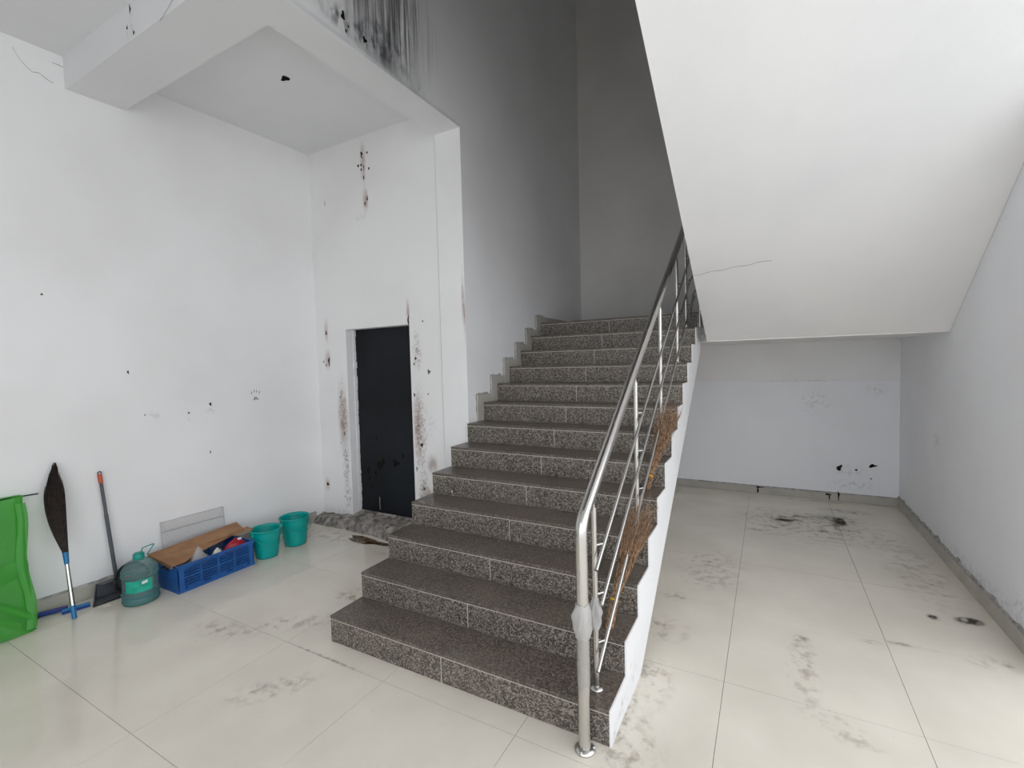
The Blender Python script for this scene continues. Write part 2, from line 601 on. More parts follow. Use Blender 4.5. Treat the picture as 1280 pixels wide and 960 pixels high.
# thin plaster crack across the slab
ck = MB()
yk = 1.99
pts = [(XU + .01 + .52 * i / 12, yk + .006 * math.sin(i * 1.7) + .01 * i / 12) for i in range(13)]
for (xa, ya), (xb, yb) in zip(pts[:-1], pts[1:]):
    o = .0015
    ck.add([(xa, ya - .002, under(xa, ya - .002) - o), (xb, yb - .002, under(xb, yb - .002) - o),
            (xb, yb + .002, under(xb, yb + .002) - o), (xa, ya + .002, under(xa, ya + .002) - o)], [(0, 1, 2, 3)])
ck.build('plaster_crack', M['mortar'], ufo)

# landing slab
ld = struct(MB().box(XL, XR, 3.02, YB + .02, 1.785, 2.055).build('trim_landing_slab', M['soffit']))
ldf = struct(MB().box(XU, XR, 2.872, 3.02, 1.785, 2.05).build('trim_landing_edge', M['soffit']))
ldr = struct(MB().box(0.0, XU, 2.885, 3.0, 1.79, 2.04).build('trim_landing_nib', M['mortar'], bevel=.008))

# skirtings: separate tiles in a row
def skirt(name, a, b, nrm, h_=0.10, th=0.016, pitch=0.78, seed=1):
    a, b, nrm = Vector((a[0], a[1], 0)), Vector((b[0], b[1], 0)), Vector((nrm[0], nrm[1], 0)).normalized()
    L_ = (b - a).length
    d = (b - a) / L_
    bk = MB()
    q = [a - nrm * .002, b - nrm * .002, b + nrm * (th * .45), a + nrm * (th * .45)]
    bk.hexa([(p.x, p.y) for p in q], 0, h_ + .012)
    base = struct(bk.build(name, M['mortar']))
    s, r = 0.0, random.Random(seed)
    while s < L_ - .01:
        e = min(s + pitch, L_)
        p0, p1 = a + d * (s + .0015), a + d * (e - .0015)
        t2 = th + r.uniform(-.002, .002)
        q = [p0 + nrm * .001, p1 + nrm * .001, p1 + nrm * t2, p0 + nrm * t2]
        o = MB().hexa([(p.x, p.y) for p in q], 0.001, h_ + r.uniform(-.003, .003)).build('skirting_tile', M['skirt'], base, bevel=.0015, bseg=1)
        s = e
    return base
def ccw(pts):
    return pts
skl = skirt('baseboard_left', (xl(YD - .1), YD - .1), (xl(Y0), Y0), (1, 0), .10)
skb = skirt('baseboard_back', (XR, YB), (XL, YB), (0, -1), .085)
skr = skirt('baseboard_right', (XR, SIDE_Y), (XR, YB), (-1, 0), .10)

# ragged mortar along the skirting heads
def mortar_line(base, a, b, nrm, z, seed, amp=.03, dens=60):
    r = random.Random(seed)
    mb = MB()
    a, b, nrm = Vector((a[0], a[1], 0)), Vector((b[0], b[1], 0)), Vector((nrm[0], nrm[1], 0))
    hs = [max(.004, amp * (.35 + .65 * noise.noise(Vector((i * .23, seed, 0)))) + r.uniform(-.005, .005)) for i in range(dens + 1)]
    vs = []
    for i in range(dens + 1):
        p = a + (b - a) * i / dens
        for off, zz in ((.012, z - .01), (.009, z + hs[i] * .5), (.001, z + hs[i])):
            q = p + nrm * off
            vs.append((q.x, q.y, zz))
    fs = []
    for i in range(dens):
        for k in range(2):
            fs.append((i * 3 + k, (i + 1) * 3 + k, (i + 1) * 3 + k + 1, i * 3 + k + 1))
    mb.add(vs, fs)
    return stuff(mb.build('mortar_smear', M['mortar'], base))
mortar_line(skl, (xl(YD - .1), YD - .1), (xl(-2.5), -2.5), (1, 0), .10, 3, .028, 120)
mortar_line(skr, (XR, SIDE_Y), (XR, YB), (-1, 0), .10, 9, .05, 110)
mortar_line(skb, (XR, YB), (XL, YB), (0, -1), .085, 14, .012, 100)

# rough broken threshold in front of the doorway
def thr(u, v):
    x = -3.655 + u * (3.655 + XL - .0)
    n = noise.noise(Vector((x * 4.1, v * 2, 1.3)))
    n2 = noise.noise(Vector((x * 13, v * 7, 5.1)))
    yf = 1.385 + .035 * noise.noise(Vector((x * 3.1, 0.3, 0))) + .012 * noise.noise(Vector((x * 17, 2.3, 0)))
    if x > -2.9:
        yf -= .05 * min(1, (x + 2.9) / .35)
    prof = [(0, -.002), (.07, .035), (.14, .075), (.30, .092), (.6, .105), (1.0, .125)]
    k = v
    for (a, za), (b, zb) in zip(prof[:-1], prof[1:]):
        if k <= b:
            z = za + (zb - za) * (k - a) / (b - a)
            break
    if x < -3.2:
        z *= .75 + .25 * (x + 3.66) / .46
    y = yf + (1.665 - yf) * v
    return (x, y, max(-.003, z + (.014 * n + .012 * n2) * (1 if .02 < v < .98 else 0)))
struct(MB().grid(thr, 90, 18, smooth=False).build('trim_threshold', M['rubble']))

# ================================================================ STAIRCASE
st = thing('staircase', 'straight flight of dark speckled granite steps with white plastered side, centre of the hall', 'staircase', (XL / 2, 0, 0))
NS = 13
def step_profile(inset):
    pts = []
    for k in range(1, NS + 1):
        y, z0, z1 = (k - 1) * TD + inset, (k - 1) * HR - (inset if k > 1 else 0), k * HR - inset
        pts += [(y, max(0, z0)), (y, z1)]
    return pts
prof = step_profile(.018)
prof += [(3.12, NS * HR - .018), (3.12, 1.75), (0.53, 0.0)]
prof = list(reversed(prof))
MB().prism_x(prof, XL + .002, -.001).build('concrete_body', M['soffit'], st)
prof2 = step_profile(0.001)
prof2 = [(y + .001, z - .001) for y, z in prof2]
prof2 += [(3.05, NS * HR - .002), (3.05, 1.70), (0.53, 0.0)]
sidef = MB().prism_x(list(reversed(prof2)), -.001, .006).build('white_side_face', M['wall'], st)
rs = random.Random(11)
for k in range(1, NS + 1):
    y, z0, z1 = (k - 1) * TD, (k - 1) * HR, k * HR
    xa = XL if k < 8 else XL + .019
    xb = 0.0
    xj = -.886
    # riser face: two stones with a filled joint
    MB().box(xa + .001, xj - .0015, y + .003, y + .019, z0 + (.0005 if k > 1 else 0.001), z1 - .020).build('riser', M['riser'], st, bevel=.001, bseg=1)
    MB().box(xj + .0015, xb - .001, y + .003, y + .019, z0 + (.0005 if k > 1 else 0.001), z1 - .020).build('riser', M['riser'], st, bevel=.001, bseg=1)
    MB().box(xj - .0022, xj + .0022, y + .0022, y + .016, z0 + .004, z1 - .021).build('joint_filler', M['filler'], st)
    yd = y + TD + .003 if k < NS else YB - .02
    if k < NS:
        MB().box(xa + .001, xb, y, yd, z1 - .0195, z1).build('tread', M['tread'], st, bevel=.0028, bseg=2)
    else:
        MB().box(xa + .001, xb, y, y + .30, z1 - .0195, z1).build('tread', M['tread'], st, bevel=.0028, bseg=2)
        MB().box(XL + .02, XR - .002, y + .302, YB - .01, z1 - .0195, z1 - .0005).build('landing_stone', M['tread'], st, bevel=.002, bseg=1)
# light dusty edge of mortar under each nosing
for k in range(1, NS + 1):
    y, z1 = (k - 1) * TD, k * HR
    xa = XL if k < 8 else XL + .019
    MB().box(xa + .002, -.002, y + .0015, y + .006, z1 - .0235, z1 - .0185).build('nosing_mortar', M['filler'], st)
# white crumbs on the fourth step
blobs('plaster_crumb', M['debris'], st, [((-1.52, 1.0, .86 - .19), (.010, 0, 0), (0, 0, .013)), ((-1.515, 1.0, .645), (.006, 0, 0), (0, 0, .008)),
      ((-1.64, .78, .6405), (.04, 0, 0), (0, .008, 0)), ((-1.60, .76, .6405), (.03, 0, 0), (0, .005, 0)), ((-.95, .72, .4805), (.012, 0, 0), (0, .006, 0))], 5)

# stepped wall skirting beside the upper steps
sk = struct(MB().box(XL - .001, XL + .003, 1.66, 4.3, 1.10, 1.12).build('baseboard_stair', M['mortar']))
for k in range(8, NS + 1):
    y, z0, z1 = (k - 1) * TD, (k - 1) * HR, k * HR
    MB().box(XL - .002, XL + .0175, y - .095, y + .001, z0, z1 + .078).build('skirting_tile', M['skirt'], sk, bevel=.0015, bseg=1)
    ye = y + TD - .097 if k < NS else YB
    MB().box(XL - .002, XL + .0165, y + .003, ye, z1, z1 + .076).build('skirting_tile', M['skirt'], sk, bevel=.0015, bseg=1)
mm = MB()
rm = random.Random(21)
for k in range(8, NS + 1):
    y, z0, z1 = (k - 1) * TD, (k - 1) * HR, k * HR
    for i in range(8):
        ya = y - .095 + i * .025
        hh = .006 + rm.random() * .014
        mm.box(XL - .001, XL + .005, ya, ya + .026, z1 + .07, z1 + .078 + hh)
    for i in range(4):
        za = z0 + .08 + i * .04
        mm.box(XL - .001, XL + .005, y - .095 - .004 - rm.random() * .008, y - .09, za, za + .041)
stuff(mm.build('mortar_smear', M['mortar'], sk))

# ================================================================ HANDRAIL
hrl = thing('handrail', 'brushed steel pipe handrail running up the open right side of the steps', 'handrail', (-.09, -.055, 0))
hx = -.09
def arc(p0, p1, p2, rad, n=7):
    """round the corner p1 between p0 and p2"""
    p0, p1, p2 = Vector(p0), Vector(p1), Vector(p2)
    a, b = (p0 - p1).normalized(), (p2 - p1).normalized()
    d = rad
    q0, q2 = p1 + a * d, p1 + b * d
    return [(q0 * (1 - t) ** 2 + p1 * 2 * t * (1 - t) + q2 * t * t) for t in [i / n for i in range(n + 1)]]
SL = .668
ztop = .965
def rail_z(y):
    return ztop + SL * (y + .05)
top_end = (hx, 2.98, rail_z(2.98))
ret = (0.06, 3.10, rail_z(2.98) + .02)
pts = [(hx, -.055, .006)] + arc((hx, -.055, 0), (hx, -.05, ztop), top_end, .06) + arc((hx, 0, rail_z(0)), top_end, ret, .05) + [ret]
MB().tube(pts, .0255, 20).build('post_and_rail_pipe', M['steel'], hrl)
MB().lathe([(.0, .0), (.044, 0), (.044, .006), (.035, .013), (.028, .016), (.0262, .016)], (hx, -.055, 0.0), 28).build('base_flange', M['steel'], hrl)
fs_ = MB()
for a in (0.4, 2.5, 4.6):
    fs_.lathe([(0, .012), (.005, .012), (.005, .006), (.007, .006), (.007, .0045)][::-1], (hx + .037 * math.cos(a), -.055 + .037 * math.sin(a), .004), 8)
stuff(fs_.build('anchor_bolts', M['steel'], hrl))
rails = ((.037, .737, .655), (.10, .555, .655), (.034, .29, .566 + .085))
RX = -.058
def mid_z(i, y):
    y0, z0, s = rails[i]
    return z0 + s * (y - y0)
for by, step in ((.11, 1), (.885, 4), (1.615, 7), (2.33, 10), (2.83, 12)):
    zb = step * HR
    zt = rail_z(by) - .085
    b = MB().tube([(hx, by, zb + .004), (hx, by, zt)], .0125, 14).build('baluster', M['steel'], hrl)
    b2 = MB().tube([(hx, by, zt - .004), (hx, by, rail_z(by) - .01)], .006, 8).build('top_pin', M['steel'], b)
    MB().lathe([(.0, .0), (.031, 0), (.031, .005), (.020, .011), (.013, .012)], (hx, by, zb), 20).build('base_flange', M['steel'], b)
    for i in range(3):
        z = mid_z(i, by + .045)
        if zb + .03 < z < zt - .01:
            MB().tube([(hx, by, z), (RX, by + .045, z)], .0055, 8).build('bracket_pin', M['steel'], b)
for i, (y0, z0, s) in enumerate(rails):
    ye = 2.86
    p0, p1 = (RX, y0, z0), (RX, ye, mid_z(i, ye))
    p2 = (RX + .03, 2.98, mid_z(i, ye) + .10)
    MB().tube([p0] + arc(p0, p1, p2, .05) + [p2], .0085, 10).build('mid_rail', M['steel'], hrl)
# plastic film still stuck round the post and first baluster
def crumple(c, r, z0, z1, seed, flare):
    def fn(u, v):
        w = 2 * PI * u
        n = noise.noise(Vector((math.cos(w) * 2.2, math.sin(w) * 2.2, v * 3 + seed)))
        n2 = noise.noise(Vector((math.cos(w) * 6, math.sin(w) * 6, v * 9 + seed)))
        k = r * (1.06 + flare * math.sin(PI * min(1, v * 1.05)) * (.6 + .9 * n) + .10 * n2)
        k = max(k, r * 1.05)
        return (c[0] + k * math.cos(w), c[1] + k * math.sin(w), z0 + (z1 - z0) * v + .012 * n * (1 if v in (0, 1) else .3))
    return MB().grid(fn, 28, 12, True, True)
crumple((hx, -.053), .0255, .48, .63, 3, .85).build('plastic_wrap', M['wrap'], hrl)
crumple((hx, .11), .0125, .43, .58, 8, 1.9).build('plastic_wrap', M['wrap'], hrl)
crumple((hx, -.054), .0255, .28, .50, 5, .02).build('plastic_wrap', M['wrapthin'], hrl)
# lower end of the upper flight's railing
up = thing('upper_handrail', 'dark curved end of the railing of the upper flight, at the landing', 'handrail', (0.02, 2.80, 1.92))
MB().tube([(-.03, 2.66, 2.02), (-.025, 2.72, 2.12), (-.02, 2.79, 2.225), (-.01, 2.83, 2.26), (.02, 2.845, 2.275), (.05, 2.82, 2.29), (.055, 2.60, 2.42), (.055, 2.3, 2.60)], .0085, 10).build('bent_rail', M['steel'], up)
MB().tube([(.03, 2.845, 1.925), (.03, 2.845, 2.275)], .0085, 10).build('baluster', M['steel'], up)

# ================================================================ COCONUT STICK BROOMS
def stick_broom(label, base, tie, tipc, spread_r, spread_u, n, seed, L_):
    r = random.Random(seed)
    b = thing('stick_broom', label, 'broom', base, 'coconut stick brooms on the steps')
    base, tie, tipc = Vector(base), Vector(tie), Vector(tipc)
    ax = (tipc - tie).normalized()
    sr = Vector(spread_r)
    su = Vector(spread_u)
    st_, hd = MB(), MB()
    for i in range(n):
        a, q = r.uniform(0, 2 * PI), math.sqrt(r.random())
        s1, s2 = q * math.cos(a), q * math.sin(a)
        k = r.uniform(.80, 1.08) if r.random() < .85 else r.uniform(1.0, 1.2)
        t0 = tie + sr.normalized() * s1 * .014 + su.normalized() * s2 * .014
        tip = tie + (tipc - tie) * k + sr * s1 + su * s2
        mid = t0.lerp(tip, .5) - (sr * s1 + su * s2) * .10 + Vector((r.uniform(-.006, .006), r.uniform(-.006, .006), 0))
        pts = [t0 - ax * .0, mid, tip]
        rad = r.uniform(.0009, .0016)
        st_.tube(pts, [rad * 1.2, rad, rad * .45], 3, cap=False)
    for i in range(80):
        a, q = r.uniform(0, 2 * PI), math.sqrt(r.random())
        o = Vector((math.cos(a) * q * .024, math.sin(a) * q * .018, 0))
        hd.tube([base + o + Vector((0, 0, r.uniform(.001, .008))), tie + o * .8 + ax * .02], .0022, 4)
    stuff(st_.build('sticks', M['sticks'], b))
    stuff(hd.build('bound_end', M['sticks'], b))
    cc = []
    d1 = ax.cross(Vector((0, 0, 1))).normalized()
    d2 = ax.cross(d1)
    for j in range(16):
        w = 2 * PI * j / 16
        cc.append(tie + d1 * math.cos(w) * .0165 + d2 * math.sin(w) * .0165)
    MB().tube(cc, .0055, 8, closed=True).build('tie_cord', M['tie'], b)
    return b
stick_broom('brown stick broom standing on the second step behind the lower rail', (-.097, .330, .322), (-.095, .412, .425), (-.018, .68, .80), (.080, .03, -.01), (0, .08, .06), 240, 3, .6)
stick_broom('orange brown stick broom on the fifth step, higher of the two brooms', (-.098, 1.155, .802), (-.080, 1.188, .882), (.000, 1.45, 1.275), (.080, .03, 0), (0, .05, .06), 240, 5, .6)

# ================================================================ THINGS ALONG THE LEFT WALL
def wall_x(y):
    return xl(y)

# green bag on its frame
gb = thing('green_bag', 'translucent green plastic sack hanging on a thin rod at the left edge', 'bag', (-3.64, -1.05, 0))
def bag_ring(u, v):
    """u round the bag, v up"""
    x1 = -3.765
    x0 = -3.525 + (-.165) * v ** .9
    y1 = -.765 + .02 * v
    y0 = -1.42
    per = [(x0, y0), (x0, y1), (x1, y1), (x1, y0)]
    s = u * 4
    i = int(s) % 4
    f = s - int(s)
    p, q = Vector(per[i]), Vector(per[(i + 1) % 4])
    # rounded corners
    c = p.lerp(q, f)
    ctr = Vector(((x0 + x1) / 2, (y0 + y1) / 2))
    edge = min(f, 1 - f)
    c = ctr + (c - ctr) * (1 - .06 * max(0, .18 - edge) / .18)
    n = noise.noise(Vector((c.x * 5, c.y * 5, v * 2.5)))
    n2 = noise.noise(Vector((c.x * 14 + v * 8, c.y * 14 - v * 9, v * 6 + 4)))
    d = (c - ctr).normalized()
    amp = .022 * n * math.sin(PI * min(1, v + .12)) + .008 * n2
    c = c + d * amp
    z = .012 + v * .838
    if v == 0:
        z = .004
    if v > .97 and u < .25:
        z -= .10 * (0.5 - .5 * math.cos(u * 8 * PI)) * .6
    return (min(max(c.x, -3.77 - .0), -3.40), c.y, z)
bagmb = MB().grid(bag_ring, 72, 30, True, True)
bagmb.build('sack', M['bag'], gb)
def bag_bot(u, v):
    x, y = -3.76 + u * .225, -1.41 + v * .645
    return (x, y, .006 + .01 * abs(noise.noise(Vector((x * 9, y * 9, 2)))))
MB().grid(bag_bot, 8, 14).build('sack_bottom', M['bag'], gb)
def fold(u, v):
    # diagonal fold lying on the front of the sack
    y = -1.25 + u * .46
    zc = .52 - u * .42
    z = zc + (v - .5) * .06
    vv = z / .85
    x = -3.525 - .165 * max(0, vv) ** .9 + .018 + .014 * math.sin(PI * v)
    return (x, y, z)
MB().grid(fold, 20, 5).build('fold', M['bag'], gb)
def seam(u, v):
    y = -.800 + u * .05 + .012 * math.sin(v * 9)
    z = .03 + v * .78
    return (-3.525 - .165 * (z / .85) ** .9 + .016 + .010 * math.sin(PI * u) + .006 * noise.noise(Vector((v * 7, u * 2, 0))), y - .02 * (1 - v), z)
MB().grid(seam, 4, 22).build('side_seam', M['bag'], gb)
def flap(u, v):
    y = -1.40 + u * .56
    z = .03 + v * (.42 - .36 * u)
    return (-3.525 - .165 * (max(0, z) / .85) ** .9 + .022 + .008 * math.sin(u * 11 + v * 3), y, z)
MB().grid(flap, 20, 6).build('folded_flap', M['bag'], gb)
def liner(u, v):
    y = -1.40 + u * .60
    z = .05 + v * .40 + .03 * noise.noise(Vector((u * 4, 1, 0)))
    return (-3.60 - .02 * noise.noise(Vector((u * 5, v * 5, 0))), y, z)
MB().grid(liner, 14, 8).build('inner_sheet', M['bag'], gb)
MB().tube([(-3.735, -1.45, .845), (-3.738, -.80, .842), (-3.742, -.66, .836)], .0045, 8).build('rod', M['black'], gb)

# blue floor brush lying by the skirting
fbq = thing('floor_brush', 'dark blue plastic floor brush lying along the skirting beside the green sack', 'brush', (-3.70, -.62, 0))
MB().hexa([(-3.742, -.705), (-3.722, -.715), (-3.668, -.575), (-3.69, -.565)], .004, .034).build('brush_block', M['navy'], fbq, bevel=.006)
MB().hexa([(-3.735, -.712), (-3.715, -.72), (-3.712, -.71), (-3.732, -.70)], .002, .026).build('block_end', M['black'], fbq)
fb2 = thing('squeegee', 'light blue plastic wiper strip lying on the floor under the grass broom', 'wiper', (-3.62, -.54, 0))
MB().hexa([(-3.655, -.605), (-3.635, -.62), (-3.60, -.475), (-3.622, -.47)], .010, .030).build('wiper_bar', M['blue'], fb2, bevel=.005)
MB().hexa([(-3.640, -.612), (-3.628, -.618), (-3.594, -.478), (-3.603, -.474)], .001, .014).build('rubber_lip', M['navy'], fb2)

# grass broom standing upside down
gbz = thing('grass_broom', 'upside-down grass broom with bushy dark brown head leaning against left wall', 'broom', (-3.49, -.597, 0))
foot, neck, tip = Vector((-3.49, -.597, .003)), Vector((-3.598, -.586, .40)), Vector((-3.735, -.572, 1.03))
ax = (neck - foot).normalized()
MB().tube([foot, foot + ax * .085], [.014, .0145], 14).build('end_cap', M['blue'], gbz)
MB().tube([foot + ax * .08, neck - ax * .03], [.0125, .0115], 14).build('handle', M['steel'], gbz)
MB().tube([neck - ax * .05, neck + ax * .04], [.0135, .0175], 14).build('collar', M['blue'], gbz)
rg = random.Random(5)
gm = MB()
side = Vector((.12, 1, .05)).normalized()
fr = Vector((1, -.1, .2)).normalized()
for i in range(900):
    a, q = rg.uniform(0, 2 * PI), math.sqrt(rg.random())
    s1, s2 = q * math.cos(a), q * math.sin(a)
    L_ = min(1.0, rg.uniform(.70, 1.0) * (1.06 - .30 * abs(s1) ** 1.5))
    pts = []
    for t in (0, .12, .28, .48, .68, .86, 1.0):
        tt = t * L_
        wd_b = .014 + .040 * math.sin(min(1, tt / .62) * PI / 2) - .030 * max(0, (tt - .62) / .38) ** 1.4
        bow = -.022 * math.sin(PI * min(1, tt * 1.02)) 
        p = (neck + ax * .03).lerp(tip, tt) + side * (s1 * wd_b + bow) + fr * (s2 * (.013 + .016 * math.sin(PI * tt)) + .004)
        p.x = max(p.x, wall_x(p.y) + .004)
        pts.append(p)
    gm.tube(pts, [.0021, .002, .0019, .0017, .0014, .001, .0005], 3, cap=False)
stuff(gm.build('bristles', M['grass'], gbz))

# long-handled dustpan
dpn = thing('dustpan', 'grey long-handled dustpan with orange-tipped dark handle standing by the wall', 'dustpan', (-3.64, -.37, 0))
pa = MB()
lip0, lip1 = Vector((-3.565, -.475, .003)), Vector((-3.555, -.205, .003))
b0, b1 = Vector((-3.700, -.405, .004)), Vector((-3.695, -.215, .004))
def plate(vs, t):
    n = (vs[1] - vs[0]).cross(vs[2] - vs[0]).normalized() * t
    k = len(vs)
    return [*vs, *[v + n for v in vs]], [tuple(reversed(range(k))), tuple(range(k, 2 * k))] + [(i, (i + 1) % k, k + (i + 1) % k, k + i) for i in range(k)]
up_ = Vector((0, 0, .105))
pa.add(*plate([lip0, lip1, b1, b0], .004))
pa.add(*plate([b0, b1, b1 + up_, b0 + up_], .004))
pa.add(*plate([lip0, b0, b0 + up_], .004))
pa.add(*plate([lip1, b1 + up_, b1], .004))
pa.add(*plate([b0 + up_, b1 + up_, b1 + up_ + Vector((.06, -.01, .0)), b0 + up_ + Vector((.06, .02, .0))], .004))
pa.build('pan', M['grey'], dpn)
MB().tube([lip0 + Vector((.006, 0, .003)), lip1 + Vector((.006, 0, .003))], .006, 8).build('rubber_lip', M['black'], dpn)
h0, h1 = Vector((-3.688, -.285, .095)), Vector((-3.738, -.327, .895))
MB().tube([h0, h0.lerp(h1, .62)], .0125, 12).build('handle_lower', M['grey'], dpn)
MB().tube([h0.lerp(h1, .61), h0.lerp(h1, .93)], .0108, 12).build('handle_upper', M['grey'], dpn)
gp = MB().tube([h0.lerp(h1, .92), h0.lerp(h1, .985), h1], [.0135, .0135, .011], 12).build('grip', M['orange'], dpn)
MB().tube([h1 + Vector((0, math.cos(w) * .010, .006 + math.sin(w) * .014)) for w in [2 * PI * j / 14 for j in range(14)]], .0035, 8, closed=True).build('hanging_loop', M['black'], gp)
# black bowl leaning behind the jug
bw = thing('black_lid', 'black round plastic lid leaning on the wall behind the water jug', 'lid', (-3.58, -.235, 0))
lm = MB()
def lidf(u, v):
    w = 2 * PI * u
    rr = [0, .085, .112, .118, .112][int(round(v * 4))]
    dd = [.010, .012, .0, .012, .022][int(round(v * 4))]
    t = math.radians(74)
    px, pz = dd, rr * math.sin(w)
    xx = px * math.sin(t) - pz * math.cos(t)
    zz = px * math.cos(t) + pz * math.sin(t)
    return (-3.555 + xx, -.245 + rr * math.cos(w) * .95, .116 + zz)
lm.grid(lidf, 28, 4, True, True)
lm.build('lid_disc', M['black'], bw, solid=.004)
MB().tube([(-3.515, -.345, .15), (-3.505, -.366, .13), (-3.505, -.366, .10), (-3.515, -.345, .075)], .006, 8).build('lid_lug', M['black'], bw)

# water jug
jx, jy = -3.365, -.268
jg = thing('water_jug', 'large translucent bluish water jug with teal cap and handle, left of blue crate', 'bottle', (jx, jy, 0))
JP = [(.0, .012), (.06, .010), (.088, .001), (.102, .004), (.108, .018), (.108, .045), (.104, .052), (.109, .060), (.109, .085), (.104, .09), (.104, .19), (.108, .196), (.109, .21),
      (.105, .235), (.092, .266), (.070, .290), (.045, .304), (.030, .312), (.028, .325)]
MB().lathe(JP, (jx, jy, 0), 40).build('body', M['jug'], jg)
rb = MB()
for z, r in ((.022, .1085), (.052, .105), (.066, .1095), (.200, .109), (.235, .1055)):
    rb.tube([(jx + r * math.cos(2 * PI * j / 36), jy + r * math.sin(2 * PI * j / 36), z) for j in range(36)], .0028, 6, closed=True)
stuff(rb.build('moulded_ribs', M['jugrib'], jg))
MB().lathe([(0, .0135), (.060, .0125), (.088, .004), (.1045, .008), (.1065, .03), (.106, .05), (0, .05)], (jx, jy, 0), 36).build('tinted_base', M['jugrib'], jg)
def labf(u, v):
    w = -1.25 + u * 1.55
    return (jx + .1055 * math.cos(w), jy + .1055 * math.sin(w), .098 + v * .085)
lb = MB().grid(labf, 14, 3).build('label', M['label'], jg)
def labw(u, v):
    w = -.30 + u * .32
    return (jx + .1062 * math.cos(w), jy + .1062 * math.sin(w), .152 + v * .018 + .006 * u)
MB().grid(labw, 5, 2).build('label_mark', M['labelwhite'], lb)
MB().lathe([(.0285, .300), (.034, .300), (.035, .318), (.0335, .342), (.026, .350), (0, .351)], (jx, jy, 0), 24).build('cap', M['teal'], jg)
MB().tube([(jx + .01, jy + .012, .348), (jx + .012, jy + .02, .378), (jx + .012, jy + .085, .385), (jx + .012, jy + .092, .380), (jx + .010, jy + .045, .318)], .0045, 8).build('carry_handle', M['teal'], jg)

# crate
cx0, cx1, cy0, cy1, ch = -3.575, -3.205, -.10, .475, .205
cr = thing('crate', 'blue plastic lattice crate full of scraps against the left wall', 'crate', ((cx0 + cx1) / 2, (cy0 + cy1) / 2, 0))
MB().box(cx0 + .006, cx1 - .006, cy0 + .006, cy1 - .006, .002, .012).build('bottom', M['crate'], cr, bevel=.002, bseg=1)
rim = MB()
for z0, z1, o in ((ch - .022, ch, .006), (.0, .022, .003)):
    rim.box(cx0 - o, cx1 + o, cy0 - o, cy0 + .010, z0, z1)
    rim.box(cx0 - o, cx1 + o, cy1 - .010, cy1 + o, z0, z1)
    rim.box(cx0 - o, cx0 + .010, cy0 + .010, cy1 - .010, z0, z1)
    rim.box(cx1 - .010, cx1 + o, cy0 + .010, cy1 - .010, z0, z1)
rim.build('rim', M['crate'], cr, bevel=.002, bseg=1)
for (px, py) in ((cx0, cy0), (cx1, cy0), (cx0, cy1), (cx1, cy1)):
    sx_, sy_ = (1 if px == cx0 else -1), (1 if py == cy0 else -1)
    mbp = MB()
    a, b = sorted((px, px + sx_ * .030)); c, d = sorted((py, py + sy_ * .008))
    mbp.box(a, b, c, d, .02, ch - .02)
    a, b = sorted((px, px + sx_ * .008)); c, d = sorted((py, py + sy_ * .034))
    mbp.box(a, b, c, d, .02, ch - .02)
    mbp.build('corner_post', M['crate'], cr, bevel=.0015, bseg=1)
# long sides: lattice of fine bars in three framed panels
for xs, nm in ((cx1 - .006, 'front'), (cx0, 'back')):
    lt = MB()
    n_ = 52
    for i in range(n_ + 1):
        yy = cy0 + .034 + (cy1 - cy0 - .068) * i / n_
        t = .0016 if i % 13 else .0065
        lt.box(xs + .001, xs + .005, yy - t, yy + t, .02, ch - .02)
    for zz, t in ((.042, .003), (.064, .002), (.086, .002), (.108, .005), (.130, .002), (.152, .002), (.172, .003)):
        lt.box(xs + .0005, xs + .0055, cy0 + .03, cy1 - .03, zz - t, zz + t)
    stuff(lt.build('side_lattice', M['crate'], cr))
    gd = MB()
    for i in range(3):
        ya = cy0 + .06 + i * .165
        gd.box(xs + .003, xs + .010, ya, ya + .12, .022, .040)
    stuff(gd.build('lower_ledge', M['crate'], cr))
# short sides: upper band with hand hole, mid rib, lower panel
for ys in (cy0, cy1 - .006):
    e = MB()
    e.box(cx0 + .03, cx1 - .03, ys + .001, ys + .005, .02, .10)
    e.box(cx0 + .03, cx1 - .03, ys - .001, ys + .006, .098, .108)
    hx0, hx1 = cx0 + .125, cx1 - .125
    e.box(cx0 + .03, hx0, ys + .001, ys + .005, .108, ch - .02)
    e.box(hx1, cx1 - .03, ys + .001, ys + .005, .108, ch - .02)
    e.box(hx0, hx1, ys + .001, ys + .005, .108, .145)
    e.build('end_panel', M['crate'], cr, bevel=.001, bseg=1)
# contents
cd = thing('cardboard_sheet', 'flattened brown cardboard lying over the top of the blue crate', 'cardboard', (-3.45, .18, .21))
def card(mb, poly, zf, t):
    vs = [(x, y, zf(x, y)) for x, y in poly] + [(x, y, zf(x, y) + t) for x, y in poly]
    k = len(poly)
    mb.add(vs, [tuple(reversed(range(k))), tuple(range(k, 2 * k))] + [(i, (i + 1) % k, k + (i + 1) % k, k + i) for i in range(k)])
    return mb
z1f = lambda x, y: .2075 + .055 * (cx1 - x) / .37 * (.4 + .9 * max(0, y))
card(MB(), [(-3.605, -.115), (-3.235, -.122), (-3.235, -.035), (-3.315, .09), (-3.40, .40), (-3.44, .50), (-3.60, .515)], z1f, .006).build('sheet', M['card'], cd)
card(MB(), [(-3.590, -.122), (-3.24, -.128), (-3.232, -.118), (-3.592, -.110)], lambda x, y: z1f(x, y) - .014, .014).build('folded_edge', M['cardedge'], cd)
cd2 = thing('cardboard_flap', 'second brown cardboard layer over the far end of the crate', 'cardboard', (-3.45, .35, .225))
z2f = lambda x, y: z1f(x, y) + .008 + .02 * max(0, y - .1)
card(MB(), [(-3.60, .02), (-3.47, -.02), (-3.405, .28), (-3.385, .52), (-3.585, .56)], z2f, .005).build('sheet', M['card'], cd2)
